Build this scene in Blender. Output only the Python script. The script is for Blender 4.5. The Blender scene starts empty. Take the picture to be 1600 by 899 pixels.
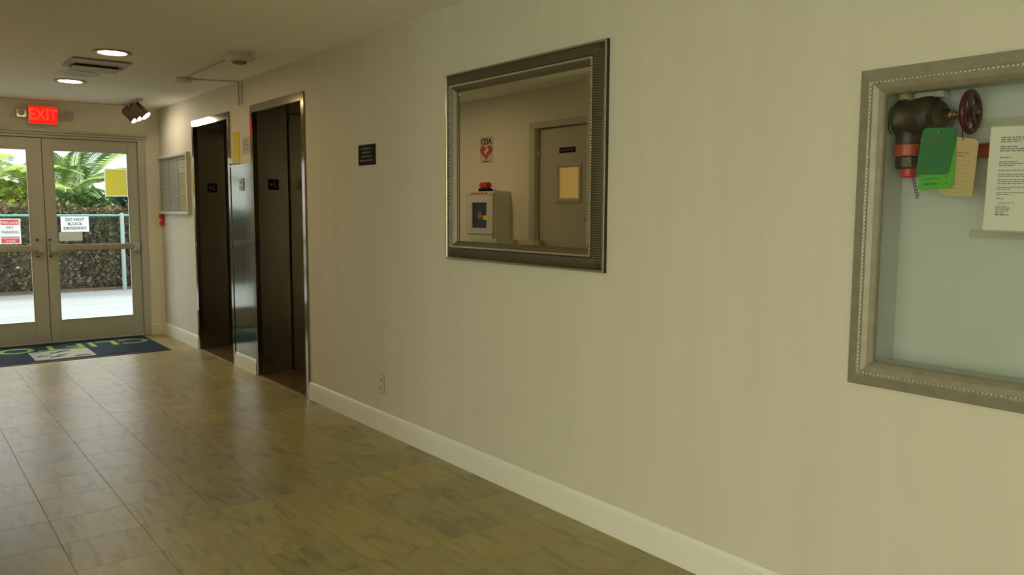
import bpy, bmesh, math, random
from mathutils import Vector, Matrix
random.seed(7)
S = bpy.context.scene
COL = S.collection
R_ = math.radians

# ---------------------------------------------------------------- camera
W, D, ZC, XL, CAMH = 2.332, 9.017, 2.387, 0.17, 1.36      # right wall x, end wall y, ceiling, left wall x, eye height
YAW, PITCH, ROLL, FPX = R_(38.1754), R_(5.6273), R_(0.2517), 1245.05
fw = Vector((math.sin(YAW)*math.cos(PITCH), math.cos(YAW)*math.cos(PITCH), -math.sin(PITCH)))
rt = Vector((math.cos(YAW), -math.sin(YAW), 0)); up = rt.cross(fw)
r2 = rt*math.cos(ROLL)+up*math.sin(ROLL); u2 = -rt*math.sin(ROLL)+up*math.cos(ROLL)
cam = bpy.data.objects.new('camera', bpy.data.cameras.new('camera')); COL.objects.link(cam)
cam.matrix_world = Matrix(((r2.x, u2.x, -fw.x, 0), (r2.y, u2.y, -fw.y, 0), (r2.z, u2.z, -fw.z, CAMH), (0, 0, 0, 1)))
cam.data.sensor_width = 36; cam.data.lens = 36*FPX/1600; cam.data.clip_start = .02; cam.data.clip_end = 300
S.camera = cam

# ---------------------------------------------------------------- world, sun, exposure
SKY = 3.6
wd = bpy.data.worlds.new('overcast_sky'); S.world = wd; wd.use_nodes = True
nt = wd.node_tree; bg = nt.nodes['Background']
bg.inputs['Color'].default_value = (.96, 1.0, 1.0, 1); bg.inputs['Strength'].default_value = SKY
sun = bpy.data.objects.new('sun', bpy.data.lights.new('sun', 'SUN')); COL.objects.link(sun)
sun.data.energy = 2.0; sun.data.angle = R_(12); sun.data.color = (1, .97, .9)
sun.rotation_euler = (R_(-32), R_(14), 0)
for nm, loc, rot, sx, sy in (('end_door_portal', (1.25, D+.03, 1.07), (R_(-90), 0, 0), 1.86, 2.06),
                             ('lobby_window_portal', (-3.02, -.65, 1.2), (0, R_(-90), 0), 2.3, 5.8)):
    l = bpy.data.lights.new(nm, 'AREA'); l.shape = 'RECTANGLE'; l.size = sx; l.size_y = sy; l.cycles.is_portal = True
    o = bpy.data.objects.new(nm, l); COL.objects.link(o); o.location = loc; o.rotation_euler = rot
vs = S.view_settings
vs.view_transform = 'Standard'; vs.look = 'None'; vs.gamma = 1; vs.use_curve_mapping = False
vs.exposure = 0.40
S.cycles.max_bounces = 10; S.cycles.diffuse_bounces = 6; S.cycles.glossy_bounces = 6; S.cycles.transparent_max_bounces = 12
S.cycles.sample_clamp_indirect = 6; S.cycles.caustics_reflective = False; S.cycles.caustics_refractive = False

# ---------------------------------------------------------------- materials
def sr(r, g, b):
    f = lambda c: (c/255/12.92) if c/255 <= .04045 else ((c/255+.055)/1.055)**2.4
    return (f(r), f(g), f(b), 1)
MATS = {}
def mat(name, col, rough=.6, metal=0., spec=.5, aniso=0., emit=None, estr=0., bump=None, vary=None, alpha=1, trans=0):
    if name in MATS: return MATS[name]
    m = bpy.data.materials.new(name); m.use_nodes = True; MATS[name] = m
    n = m.node_tree.nodes; L = m.node_tree.links; p = n['Principled BSDF']
    c = col if len(col) == 4 else (*col, 1)
    p.inputs['Base Color'].default_value = c; p.inputs['Roughness'].default_value = rough
    p.inputs['Metallic'].default_value = metal; p.inputs['Specular IOR Level'].default_value = spec
    p.inputs['Anisotropic'].default_value = aniso; p.inputs['Alpha'].default_value = alpha
    p.inputs['Transmission Weight'].default_value = trans
    if emit: p.inputs['Emission Color'].default_value = (*emit[:3], 1); p.inputs['Emission Strength'].default_value = estr
    if bump or vary:
        tc = n.new('ShaderNodeTexCoord')
    if bump:                     # (scale vector, strength, distance)
        mp = n.new('ShaderNodeMapping'); mp.inputs['Scale'].default_value = bump[0]
        ns = n.new('ShaderNodeTexNoise'); ns.inputs['Scale'].default_value = 1; ns.inputs['Detail'].default_value = 4
        bp = n.new('ShaderNodeBump'); bp.inputs['Strength'].default_value = bump[1]; bp.inputs['Distance'].default_value = bump[2]
        L.new(tc.outputs['Object'], mp.inputs['Vector']); L.new(mp.outputs['Vector'], ns.inputs['Vector'])
        L.new(ns.outputs['Fac'], bp.inputs['Height']); L.new(bp.outputs['Normal'], p.inputs['Normal'])
    if vary:                     # (scale vector, second colour, low, high)
        mp = n.new('ShaderNodeMapping'); mp.inputs['Scale'].default_value = vary[0]
        ns = n.new('ShaderNodeTexNoise'); ns.inputs['Scale'].default_value = 1; ns.inputs['Detail'].default_value = 5
        mr = n.new('ShaderNodeMapRange'); mr.inputs['From Min'].default_value = vary[2]; mr.inputs['From Max'].default_value = vary[3]
        mx = n.new('ShaderNodeMix'); mx.data_type = 'RGBA'; mx.inputs['A'].default_value = c; mx.inputs['B'].default_value = (*vary[1][:3], 1)
        L.new(tc.outputs['Object'], mp.inputs['Vector']); L.new(mp.outputs['Vector'], ns.inputs['Vector'])
        L.new(ns.outputs['Fac'], mr.inputs['Value']); L.new(mr.outputs['Result'], mx.inputs['Factor'])
        L.new(mx.outputs['Result'], p.inputs['Base Color'])
    return m

def glass_mat(name, tint, refl=1.0, rough=0.0):
    m = bpy.data.materials.new(name); m.use_nodes = True; MATS[name] = m
    n = m.node_tree.nodes; L = m.node_tree.links
    for x in list(n): n.remove(x)
    out = n.new('ShaderNodeOutputMaterial'); mix = n.new('ShaderNodeMixShader'); fr = n.new('ShaderNodeFresnel'); fr.inputs['IOR'].default_value = 1.45
    tr = n.new('ShaderNodeBsdfTransparent'); tr.inputs['Color'].default_value = (*tint, 1)
    gl = n.new('ShaderNodeBsdfGlossy'); gl.inputs['Roughness'].default_value = rough; gl.inputs['Color'].default_value = (refl, refl, refl, 1)
    ge = n.new('ShaderNodeNewGeometry'); io = n.new('ShaderNodeMapRange'); io.inputs['To Min'].default_value = 1.45; io.inputs['To Max'].default_value = 1/1.45
    L.new(ge.outputs['Backfacing'], io.inputs['Value']); L.new(io.outputs['Result'], fr.inputs['IOR'])     # a thin pane reflects alike from both of its faces
    L.new(fr.outputs['Fac'], mix.inputs['Fac']); L.new(tr.outputs['BSDF'], mix.inputs[1]); L.new(gl.outputs['BSDF'], mix.inputs[2])
    L.new(mix.outputs['Shader'], out.inputs['Surface'])
    return m

WALLC = (.62, .585, .485)
M_wall = mat('wallcovering', WALLC, .62, spec=.3, bump=((60, 60, 9), .35, .004), vary=((9, 9, .8), (.59, .555, .46), .35, .7))
M_endwall = mat('painted_wall', (.82, .785, .67), .7, spec=.25)
M_ceil = mat('textured_ceiling', (.92, .915, .84), .85, spec=.2, bump=((70, 70, 70), .6, .006))
M_white = mat('white_trim_paint', (.76, .75, .66), .4)
M_steel = mat('brushed_steel', (.26, .23, .18), .27, 1, aniso=.75, vary=((1.2, 1.2, 2.5), (.21, .18, .135), .35, .65))
M_steel_frame = mat('polished_steel_frame', (.29, .24, .19), .12, 1)
M_steel_panel = mat('polished_steel_panel', (.29, .29, .255), .10, 1, bump=((3, 3, 2), .12, .01))
M_alu = mat('bronze_aluminium', sr(190, 189, 176), .40, .12)
M_alu_dark = mat('dark_gasket', (.05, .045, .04), .6)
M_frame_gold = mat('pewter_frame', (.29, .262, .198), .42, .25, vary=((30, 30, 30), (.25, .226, .168), .4, .65))
M_bead = mat('silver_bead', (.62, .60, .54), .22, .85)
M_dark_band = mat('dark_bronze_band', (.050, .040, .024), .42, .35)
M_lip = mat('champagne_lip', (.42, .37, .26), .25, .7)
M_liner = mat('gilt_liner', (.15, .128, .078), .35, .4)
M_mirror = mat('mirror_silver', (.70, .69, .63), .0, 1)
M_black = mat('black_plastic', (.010, .009, .007), .7, spec=.12)
M_ltext = mat('grey_lettering', (.16, .15, .13), .7, spec=.15)
M_wtext = mat('white_lettering', (.75, .75, .7), .5)
M_red = mat('signal_red', (.55, .02, .02), .4)
M_redtext = mat('red_lettering', (.6, .06, .05), .5)
M_paper = mat('white_paper', (.74, .74, .66), .8, spec=.2)
M_paper_grey = mat('grey_paper', (.45, .44, .42), .8, spec=.2)
M_paper_pink = mat('pinkish_paper', (.55, .51, .47), .8, spec=.2)
M_yellow = mat('yellow_paper', (.62, .50, .07), .8, spec=.2)
def thin_paper(name, c):
    m = mat(name, c, .8, spec=.2); n = m.node_tree.nodes; L = m.node_tree.links
    tr = n.new('ShaderNodeBsdfTranslucent'); tr.inputs['Color'].default_value = (*c, 1); mx = n.new('ShaderNodeMixShader'); mx.inputs['Fac'].default_value = .45
    L.new(n['Principled BSDF'].outputs[0], mx.inputs[1]); L.new(tr.outputs[0], mx.inputs[2]); L.new(mx.outputs[0], n['Material Output'].inputs['Surface'])
    return m
M_yellow_thin = thin_paper('backlit_yellow_paper', (.50, .43, .055)); M_paper_thin = thin_paper('backlit_white_paper', (.74, .76, .66))
M_yellow_pale = mat('pale_yellow_paper', (.66, .62, .30), .8, spec=.2)
M_ink = mat('grey_ink', (.27, .27, .26), .8, spec=.1)
M_inkblue = mat('blue_ink', (.08, .09, .30), .8, spec=.1)
M_glass = glass_mat('clear_glass', (.90, .915, .91))
M_glass_board = glass_mat('board_glass', (.985, .99, .985), .6)
M_glass_case = glass_mat('case_glass', (.96, .975, .96), .28)
M_glass_lobby = glass_mat('tinted_lobby_glass', (.99, .985, .87))  # tint added to yellow the daylight entering the lobby
M_mat = mat('mat_pile', sr(38, 52, 60), .95, spec=.1, bump=((220, 220, 220), .6, .004), vary=((60, 60, 60), sr(30, 42, 50), .35, .7))
M_matedge = mat('mat_rubber', (.02, .02, .02), .7)
M_lime = mat('lime_pile', sr(118, 142, 62), .95, spec=.1)
M_matpic = mat('mat_picture', sr(150, 152, 140), .95, spec=.1)
M_matpic2 = mat('mat_picture_dark', sr(70, 76, 74), .95, spec=.1)
M_lamp = mat('lamp_glow', (1, .9, .7), .5, emit=(1, .74, .40), estr=90)
M_spot = mat('spot_glow', (1, .9, .7), .5, emit=(1, .87, .66), estr=34)
M_exit = mat('exit_glow', (.5, .005, .003), .4, emit=(1, .006, .002), estr=.80)
M_exit_l = mat('exit_letter', (.6, .06, .04), .4, emit=(1, .05, .03), estr=.72)
M_plastic = mat('ivory_plastic', (.62, .60, .50), .4)
M_clear = mat('clear_lens', (.75, .73, .66), .12, trans=.4)
M_spothead = mat('spot_head_metal', (.22, .17, .13), .25, 1)
M_barmetal = mat('push_bar_metal', sr(185, 180, 160), .3, .4)
M_chrome = mat('satin_chrome', (.55, .52, .48), .18, 1)
M_louver = mat('painted_grille', (.50, .47, .36), .6)
M_vent_shade = mat('vent_shade', (.02, .018, .014), .9)  # near-black colour standing in for shade in the vent gaps
M_caninner = mat('can_reflector', (.55, .45, .35), .3, .5)
M_copper = mat('can_trim', (.40, .22, .13), .35, .3)
M_bronze = mat('aged_bronze', (.060, .038, .018), .42, .5, vary=((25, 25, 25), (.020, .017, .013), .42, .6))
M_bronze_hi = mat('worn_brass', (.42, .26, .10), .3, .8)
M_redpipe = mat('orange_red_paint', (.38, .05, .012), .38)
M_wheel = mat('dark_red_wheel', (.075, .006, .010), .35)
M_tag_g = mat('green_tag', (.010, .17, .040), .6, vary=((12, 12, 12), (.012, .15, .04), .3, .7))
M_tag_lg = mat('light_green_tag', (.08, .42, .035), .6)
M_tag_t = mat('tan_tag', (.56, .42, .22), .7)
M_box_in = mat('case_interior_paint', (.60, .62, .59), .8, spec=.2, vary=((3, 3, 3), (.55, .57, .54), .35, .7))
M_tape = glass_mat('clear_tape', (.93, .92, .88))
M_tan = mat('tan_board', (.13, .11, .07), .7)
M_doorp = mat('door_paint', (.55, .52, .43), .55)
M_navy = mat('dark_blue_panel', (.03, .045, .09), .25)
M_amber = mat('amber_glow_pane', (.60, .42, .16), .5, emit=(1, .60, .18), estr=.20)  # glow put into the pane in place of light from behind it
M_lemon = mat('yellow_tab', (.85, .75, .03), .4)

# ---------------------------------------------------------------- mesh helpers
class MB:
    def __init__(s): s.v = []; s.f = []
    def add(s, vs, fs):
        o = len(s.v); s.v += [tuple(x) for x in vs]; s.f += [tuple(i+o for i in f) for f in fs]; return s
    def box(s, x0, x1, y0, y1, z0, z1):
        x0, x1 = sorted((x0, x1)); y0, y1 = sorted((y0, y1)); z0, z1 = sorted((z0, z1))
        v = [(x, y, z) for x in (x0, x1) for y in (y0, y1) for z in (z0, z1)]
        return s.add(v, [(0, 1, 3, 2), (4, 6, 7, 5), (0, 4, 5, 1), (2, 3, 7, 6), (0, 2, 6, 4), (1, 5, 7, 3)])
    def lathe(s, prof, org, axis, seg=24, cap=True):          # prof [(r, t)] along axis
        a = Vector(axis).normalized(); h = Vector((0, 0, 1)) if abs(a.z) < .9 else Vector((1, 0, 0))
        u = a.cross(h).normalized(); w = a.cross(u); org = Vector(org); vs = []; fs = []
        for r, t in prof:
            for k in range(seg):
                q = 2*math.pi*k/seg; vs.append(org+a*t+(u*math.cos(q)+w*math.sin(q))*r)
        for i in range(len(prof)-1):
            for k in range(seg):
                k2 = (k+1) % seg; fs.append((i*seg+k, i*seg+k2, (i+1)*seg+k2, (i+1)*seg+k))
        if cap: fs += [tuple(range(seg))[::-1], tuple((len(prof)-1)*seg+k for k in range(seg))]
        return s.add(vs, fs)
    def rod(s, a, b, r, seg=10):
        a = Vector(a); b = Vector(b); return s.lathe([(r, 0), (r, (b-a).length)], a, b-a, seg)
    def torus(s, c, axis, R, r, n=28, m=8, squash=1):
        a = Vector(axis).normalized(); h = Vector((0, 0, 1)) if abs(a.z) < .9 else Vector((1, 0, 0))
        u = a.cross(h).normalized(); w = a.cross(u); c = Vector(c); vs = []; fs = []
        for i in range(n):
            q = 2*math.pi*i/n; e = u*math.cos(q)+w*math.sin(q)
            for j in range(m):
                p = 2*math.pi*j/m; vs.append(c+e*(R+r*math.cos(p))+a*(r*squash*math.sin(p)))
        for i in range(n):
            for j in range(m):
                fs.append((i*m+j, ((i+1) % n)*m+j, ((i+1) % n)*m+(j+1) % m, i*m+(j+1) % m))
        return s.add(vs, fs)
    def tube(s, pts, r, seg=6):
        pts = [Vector(p) for p in pts]; vs = []; fs = []
        for i, p in enumerate(pts):
            t = (pts[min(i+1, len(pts)-1)]-pts[max(i-1, 0)]).normalized(); h = Vector((0, 0, 1)) if abs(t.z) < .9 else Vector((1, 0, 0))
            u = t.cross(h).normalized(); w = t.cross(u)
            for k in range(seg):
                q = 2*math.pi*k/seg; vs.append(p+(u*math.cos(q)+w*math.sin(q))*r)
        for i in range(len(pts)-1):
            for k in range(seg): fs.append((i*seg+k, i*seg+(k+1) % seg, (i+1)*seg+(k+1) % seg, (i+1)*seg+k))
        fs += [tuple(range(seg))[::-1], tuple((len(pts)-1)*seg+k for k in range(seg))]
        return s.add(vs, fs)
    def slab(s, poly, n, th):                                 # poly: 3-D outline, thickened by th along n
        n = Vector(n); k = len(poly); vs = [Vector(p) for p in poly]+[Vector(p)+n*th for p in poly]
        return s.add(vs, [tuple(range(k))[::-1], tuple(range(k, 2*k))]+[(i, (i+1) % k, k+(i+1) % k, k+i) for i in range(k)])
    def build(s, name, m, parent=None, smooth=False, bevel=0, seg=2):
        me = bpy.data.meshes.new(name); org = Vector((0, 0, 0))
        p = parent
        while p is not None: org += p.location; p = p.parent
        me.from_pydata([tuple(Vector(v)-org) for v in s.v], [], s.f)
        bm = bmesh.new(); bm.from_mesh(me); bmesh.ops.recalc_face_normals(bm, faces=bm.faces)
        if bevel:
            es = [e for e in bm.edges if len(e.link_faces) == 2 and e.calc_face_angle(0) > .6]
            bmesh.ops.bevel(bm, geom=es, offset=bevel, segments=seg, affect='EDGES', clamp_overlap=True)
        bm.to_mesh(me); bm.free()
        me.materials.append(m)
        if smooth:
            me.shade_smooth() if hasattr(me, 'shade_smooth') else None
            try: me.set_sharp_from_angle(angle=R_(40))
            except Exception: pass
        o = bpy.data.objects.new(name, me); COL.objects.link(o)
        if parent is not None: o.parent = parent
        return o
def tag(o, label, cat=None, group=None, kind=None):
    o['label'] = label
    if cat: o['category'] = cat
    if group: o['group'] = group
    if kind: o['kind'] = kind
    return o
def thing(name, label, cat, loc, group=None, kind=None):
    o = bpy.data.objects.new(name, None); COL.objects.link(o); o.location = loc; o.empty_display_size = .1
    return tag(o, label, cat, group, kind)
def struct(o, label): return tag(o, label, kind='structure')
def copy_tree(o, parent=None):
    c = o.copy(); COL.objects.link(c)
    if parent is not None: c.parent = parent
    for ch in list(o.children): copy_tree(ch, c)
    return c
def plane_fn(org, R, U):
    org = Vector(org); R = Vector(R); U = Vector(U)
    return lambda a, b: org+R*a+U*b
def text(name, body, size, m, org, R, U, parent=None, ext=.001, stretch=1., bold=0., ax='CENTER', ay='CENTER'):
    cu = bpy.data.curves.new(name, 'FONT'); cu.body = body; cu.size = size; cu.align_x = ax; cu.align_y = ay
    cu.extrude = ext; cu.offset = bold; cu.resolution_u = 3
    t = bpy.data.objects.new(name+'_tmp', cu); COL.objects.link(t)
    dg = bpy.context.evaluated_depsgraph_get(); me = bpy.data.meshes.new_from_object(t.evaluated_get(dg))
    bpy.data.objects.remove(t); bpy.data.curves.remove(cu)
    R = Vector(R)*stretch; U = Vector(U); N = Vector(R).normalized().cross(U)
    o0 = Vector((0, 0, 0)); p = parent
    while p is not None: o0 += p.location; p = p.parent
    org = Vector(org)-o0
    me.transform(Matrix(((R.x, U.x, N.x, org.x), (R.y, U.y, N.y, org.y), (R.z, U.z, N.z, org.z), (0, 0, 0, 1))))
    me.name = name; me.materials.clear(); me.materials.append(m)
    o = bpy.data.objects.new(name, me); COL.objects.link(o)
    if parent is not None: o.parent = parent
    return o
def bars(name, m, org, R, U, rows, parent, th=.0006):         # rows of word blocks: (a0, a1, b, height)
    f = plane_fn(org, R, U); N = Vector(R).cross(Vector(U)); b_ = MB()
    for a0, a1, b, h in rows:
        x = a0
        while x < a1-.0005:
            w = min(random.uniform(1.5, 4.5)*h, a1-x)
            b_.slab([f(x, b), f(x+w, b), f(x+w, b+h), f(x, b+h)], N, th); x += w+h*.7
    return b_.build(name, m, parent)
EX, EY, EZ = Vector((1, 0, 0)), Vector((0, 1, 0)), Vector((0, 0, 1))
RW = (-EY, EZ)        # reading directions on the right wall
EW = (EX, EZ)         # on the end wall and the lift reveals
LW = (EY, EZ)         # on the left wall

def wall_mesh(axis, c0, c1, u0, u1, z0, z1, holes):
    """slab between c0..c1 on axis, spanning u and z, with rectangular holes (u0,u1,z0,z1)"""
    us = sorted({u0, u1, *[h[0] for h in holes], *[h[1] for h in holes]}); zs = sorted({z0, z1, *[h[2] for h in holes], *[h[3] for h in holes]})
    us = [u for u in us if u0 <= u <= u1]; zs = [z for z in zs if z0 <= z <= z1]
    full = lambda i, j: 0 <= i < len(us)-1 and 0 <= j < len(zs)-1 and not any(h[0] <= (us[i]+us[i+1])/2 <= h[1] and h[2] <= (zs[j]+zs[j+1])/2 <= h[3] for h in holes)
    P = (lambda c, u, z: (c, u, z)) if axis == 'x' else (lambda c, u, z: (u, c, z))
    b = MB()
    for i in range(len(us)-1):
        for j in range(len(zs)-1):
            if not full(i, j): continue
            a, d, e, g = us[i], us[i+1], zs[j], zs[j+1]
            for c in (c0, c1): b.add([P(c, a, e), P(c, d, e), P(c, d, g), P(c, a, g)], [(0, 1, 2, 3)])
            for (ii, jj, q) in ((i-1, j, ((a, e), (a, g))), (i+1, j, ((d, e), (d, g))), (i, j-1, ((a, e), (d, e))), (i, j+1, ((a, g), (d, g)))):
                if not full(ii, jj): b.add([P(c0, *q[0]), P(c0, *q[1]), P(c1, *q[1]), P(c1, *q[0])], [(0, 1, 2, 3)])
    return b
def weld(o):
    bm = bmesh.new(); bm.from_mesh(o.data); bmesh.ops.remove_doubles(bm, verts=bm.verts, dist=1e-5); bmesh.ops.recalc_face_normals(bm, faces=bm.faces)
    bm.to_mesh(o.data); bm.free(); return o
def sweep_rect(b, P, a0, a1, c0, c1, prof):
    """mitred frame: outline a0..a1 x c0..c1 in the plane P(a, c, h); prof = [(inset, height)]"""
    rings = []
    for ins, h in prof: rings.append([P(a0+ins, c0+ins, h), P(a1-ins, c0+ins, h), P(a1-ins, c1-ins, h), P(a0+ins, c1-ins, h)])
    vs = [v for r in rings for v in r]; fs = []
    for i in range(len(prof)-1):
        for k in range(4): fs.append((i*4+k, i*4+(k+1) % 4, (i+1)*4+(k+1) % 4, (i+1)*4+k))
    return b.add(vs, fs)

# ---------------------------------------------------------------- room shell
YS, XW_ = -3.6, -3.0                                         # lobby south wall, lobby glazed front
ELE = [(5.29, 6.32), (6.81, 7.84)]                           # lift frames along y
EH = 2.165
CASE = (.10, 1.267, .831, 1.774)
holes = [(a+.012, b-.012, -1, EH-.012) for a, b in ELE]+[(CASE[0]+.06, CASE[1]-.058, CASE[2]+.06, CASE[3]-.06)]
struct(weld(wall_mesh('x', W, W+.42, YS-.2, D+.2, -.1, ZC+.1, holes).build('wall_right', M_wall)), 'long cream wallcovering wall with the mirror, lifts and valve case')
struct(weld(wall_mesh('y', D, D+.2, XL-.2, W+.01, -.1, ZC+.1, [(.32, 2.18, -1, 2.1)]).build('wall_end', M_endwall)), 'cream end wall around the glass exit doors')
LDOOR = (4.62, 5.40, 2.06)
struct(weld(wall_mesh('x', XL-.2, XL, 3.1, D+.01, -.1, ZC+.1, [(LDOOR[0]-.03, LDOOR[1]+.03, -1, LDOOR[2]+.03)]).build('wall_left', M_endwall)), 'cream corridor wall facing the mirror, with defibrillator cabinet and door')
struct(MB().box(XW_-.2, XL-.2, 3.1, 3.3, -.1, ZC+.1).build('wall_lobby_north', M_endwall), 'cream lobby wall beside the corridor opening')
struct(MB().box(XW_-.2, XW_, 2.33, 3.1, -.1, ZC+.1).build('wall_lobby_west', M_endwall), 'cream lobby wall beside the glazed front')
struct(MB().box(XW_-.2, W+.01, YS-.2, YS, -.1, ZC+.1).build('wall_lobby_south', M_endwall), 'cream lobby wall opposite the corridor')
struct(MB().box(XW_-.4, W+.2, YS-.4, D+.22, ZC, ZC+.1).build('ceiling', M_ceil), 'textured cream ceiling over lobby and corridor')
fl = struct(MB().box(XW_-.3, W+.45, YS-.3, D+.15, -.06, -.0010).build('floor', mat('grout', (.13, .11, .06), .7)), 'polished square marble tiles in pale olive and grey')

# lobby glazed front
w1 = thing('window_1', 'tinted glazed lobby front with bronze mullions', None, (XW_, -.65, 0), kind='structure')
ys = [-3.6+i*(5.9/5) for i in range(6)]
for y in ys: MB().box(XW_-.12, XW_, y-.03, y+.03, 0, ZC).build('mullion', M_alu, w1, bevel=.003)
for z0, z1 in ((0, .07), (ZC-.07, ZC)): MB().box(XW_-.12, XW_, -3.6, 2.3, z0, z1).build('rail', M_alu, w1, bevel=.003)
for i in range(5): MB().box(XW_-.065, XW_-.058, ys[i]+.03, ys[i+1]-.03, .07, ZC-.07).build('pane', M_glass_lobby, w1)

# ---------------------------------------------------------------- floor tiles
def tile_material():
    m = bpy.data.materials.new('marble_tile'); m.use_nodes = True; n = m.node_tree.nodes; L = m.node_tree.links; p = n['Principled BSDF']
    geo = n.new('ShaderNodeNewGeometry'); oi = n.new('ShaderNodeObjectInfo'); cmb = n.new('ShaderNodeVectorMath'); cmb.operation = 'MULTIPLY_ADD'
    oc = n.new('ShaderNodeCombineXYZ')
    for k in range(3): L.new(oi.outputs['Random'], oc.inputs[k])
    cmb.inputs[1].default_value = (37, 71, 53)
    L.new(oc.outputs['Vector'], cmb.inputs[0]); L.new(geo.outputs['Position'], cmb.inputs[2])
    rot = n.new('ShaderNodeMapping'); rot.inputs['Rotation'].default_value = (0, 0, R_(38)); rot.inputs['Scale'].default_value = (14, 3.2, 1)
    L.new(cmb.outputs['Vector'], rot.inputs['Vector'])
    n1 = n.new('ShaderNodeTexNoise'); n1.inputs['Scale'].default_value = 1; n1.inputs['Detail'].default_value = 7; n1.inputs['Distortion'].default_value = 1.2
    L.new(rot.outputs['Vector'], n1.inputs['Vector'])
    n2 = n.new('ShaderNodeTexNoise'); n2.inputs['Scale'].default_value = 5; n2.inputs['Detail'].default_value = 5
    L.new(cmb.outputs['Vector'], n2.inputs['Vector'])
    cr = n.new('ShaderNodeValToRGB'); e = cr.color_ramp.elements
    e[0].position = .34; e[0].color = (.215, .185, .095, 1); e[1].position = .62; e[1].color = (.365, .31, .14, 1)
    x = cr.color_ramp.elements.new(.45); x.color = (.315, .268, .118, 1)
    L.new(n1.outputs['Fac'], cr.inputs['Fac'])
    mx = n.new('ShaderNodeMix'); mx.data_type = 'RGBA'; mx.blend_type = 'MIX'; mx.inputs['B'].default_value = (.335, .28, .115, 1)
    mr = n.new('ShaderNodeMapRange'); mr.inputs['From Min'].default_value = .42; mr.inputs['From Max'].default_value = .7; mr.inputs['To Max'].default_value = .6
    L.new(n2.outputs['Fac'], mr.inputs['Value']); L.new(mr.outputs['Result'], mx.inputs['Factor']); L.new(cr.outputs['Color'], mx.inputs['A'])
    hs = n.new('ShaderNodeHueSaturation'); mv = n.new('ShaderNodeMapRange'); mv.inputs['To Min'].default_value = .88; mv.inputs['To Max'].default_value = 1.08
    L.new(oi.outputs['Random'], mv.inputs['Value']); L.new(mv.outputs['Result'], hs.inputs['Value'])
    ms = n.new('ShaderNodeMapRange'); ms.inputs['To Min'].default_value = .90; ms.inputs['To Max'].default_value = 1.04
    L.new(oi.outputs['Random'], ms.inputs['Value']); L.new(ms.outputs['Result'], hs.inputs['Saturation'])
    L.new(mx.outputs['Result'], hs.inputs['Color']); L.new(hs.outputs['Color'], p.inputs['Base Color'])
    p.inputs['Roughness'].default_value = .33; p.inputs['Specular IOR Level'].default_value = .26
    bp = n.new('ShaderNodeBump'); bp.inputs['Strength'].default_value = .06; bp.inputs['Distance'].default_value = .01
    L.new(n2.outputs['Fac'], bp.inputs['Height']); L.new(bp.outputs['Normal'], p.inputs['Normal'])
    return m
M_tile = tile_material()
TS = .305
tb = MB().box(-TS/2+.0008, TS/2-.0008, -TS/2+.0008, TS/2-.0008, -.0055, 0).build('floor_tile', M_tile, None)
bm = bmesh.new(); bm.from_mesh(tb.data)
bmesh.ops.bevel(bm, geom=[e for e in bm.edges if all(v.co.z > -.001 for v in e.verts)], offset=.0006, segments=1, affect='EDGES'); bm.to_mesh(tb.data); bm.free()
tile_me = tb.data; first = True
X0, Y0 = 1.405, 2.955
rest = MB()
for i in range(-15, 4):
    for j in range(-22, 20):
        x, y = X0+TS*(i+.5), Y0+TS*(j+.5)
        if y+TS/2 > D+.1 or y-TS/2 < YS-.2 or x-TS/2 < XW_-.15: continue
        if i >= -4 and j >= -5:
            o = tb if first else bpy.data.objects.new('floor_tile', tile_me)
            if not first: COL.objects.link(o)
            first = False; o.location = (x, y, 0); o.parent = fl
        elif y < 3.2 or x > 0: rest.box(x-TS/2+.001, x+TS/2-.001, y-TS/2+.001, y+TS/2-.001, -.0055, 0)
o = rest.build('lobby_tiles', M_tile, fl); o['kind'] = 'stuff'

# ---------------------------------------------------------------- baseboards
BP = [(0, 0), (.016, 0), (.016, .086), (.011, .088), (.011, .0905), (.0145, .093), (.0145, .101), (.0085, .1035), (.0085, .1055), (.011, .108), (.0095, .115), (.0065, .121), (.003, .126), (0, .126)]
def baseboard(name, p0, p1, n, label):
    p0 = Vector((*p0, 0)); p1 = Vector((*p1, 0)); n = Vector((*n, 0)); k = len(BP)
    vs = [p+n*a+EZ*b for p in (p0, p1) for a, b in BP]
    b = MB().add(vs, [(i, (i+1) % k, k+(i+1) % k, k+i) for i in range(k)]+[tuple(range(k)), tuple(range(k, 2*k))])
    return struct(b.build(name, M_white), label)
baseboard('baseboard_right', (W, YS), (W, ELE[0][0]), (-1, 0), 'long white moulded baseboard under the mirror wall')
baseboard('baseboard_right', (W, ELE[0][1]), (W, ELE[1][0]), (-1, 0), 'short white baseboard between the two lifts')
baseboard('baseboard_right', (W, ELE[1][1]), (W, D), (-1, 0), 'white baseboard between lift and exit doors')
baseboard('baseboard_end', (2.18, D), (W, D), (0, -1), 'short white baseboard beside the exit door frame')
baseboard('baseboard_end', (XL, D), (.32, D), (0, -1), 'short white baseboard on the other side of the exit doors')
baseboard('baseboard_left', (XL, LDOOR[1]+.09), (XL, D), (1, 0), 'white baseboard under the defibrillator cabinet')
baseboard('baseboard_lobby', (XW_, 3.1), (XL, 3.1), (0, -1), 'white baseboard along the lobby wall beside the corridor')
baseboard('baseboard_left', (XL, 3.1), (XL, LDOOR[0]-.09), (1, 0), 'white baseboard beside the corridor corner')

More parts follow.
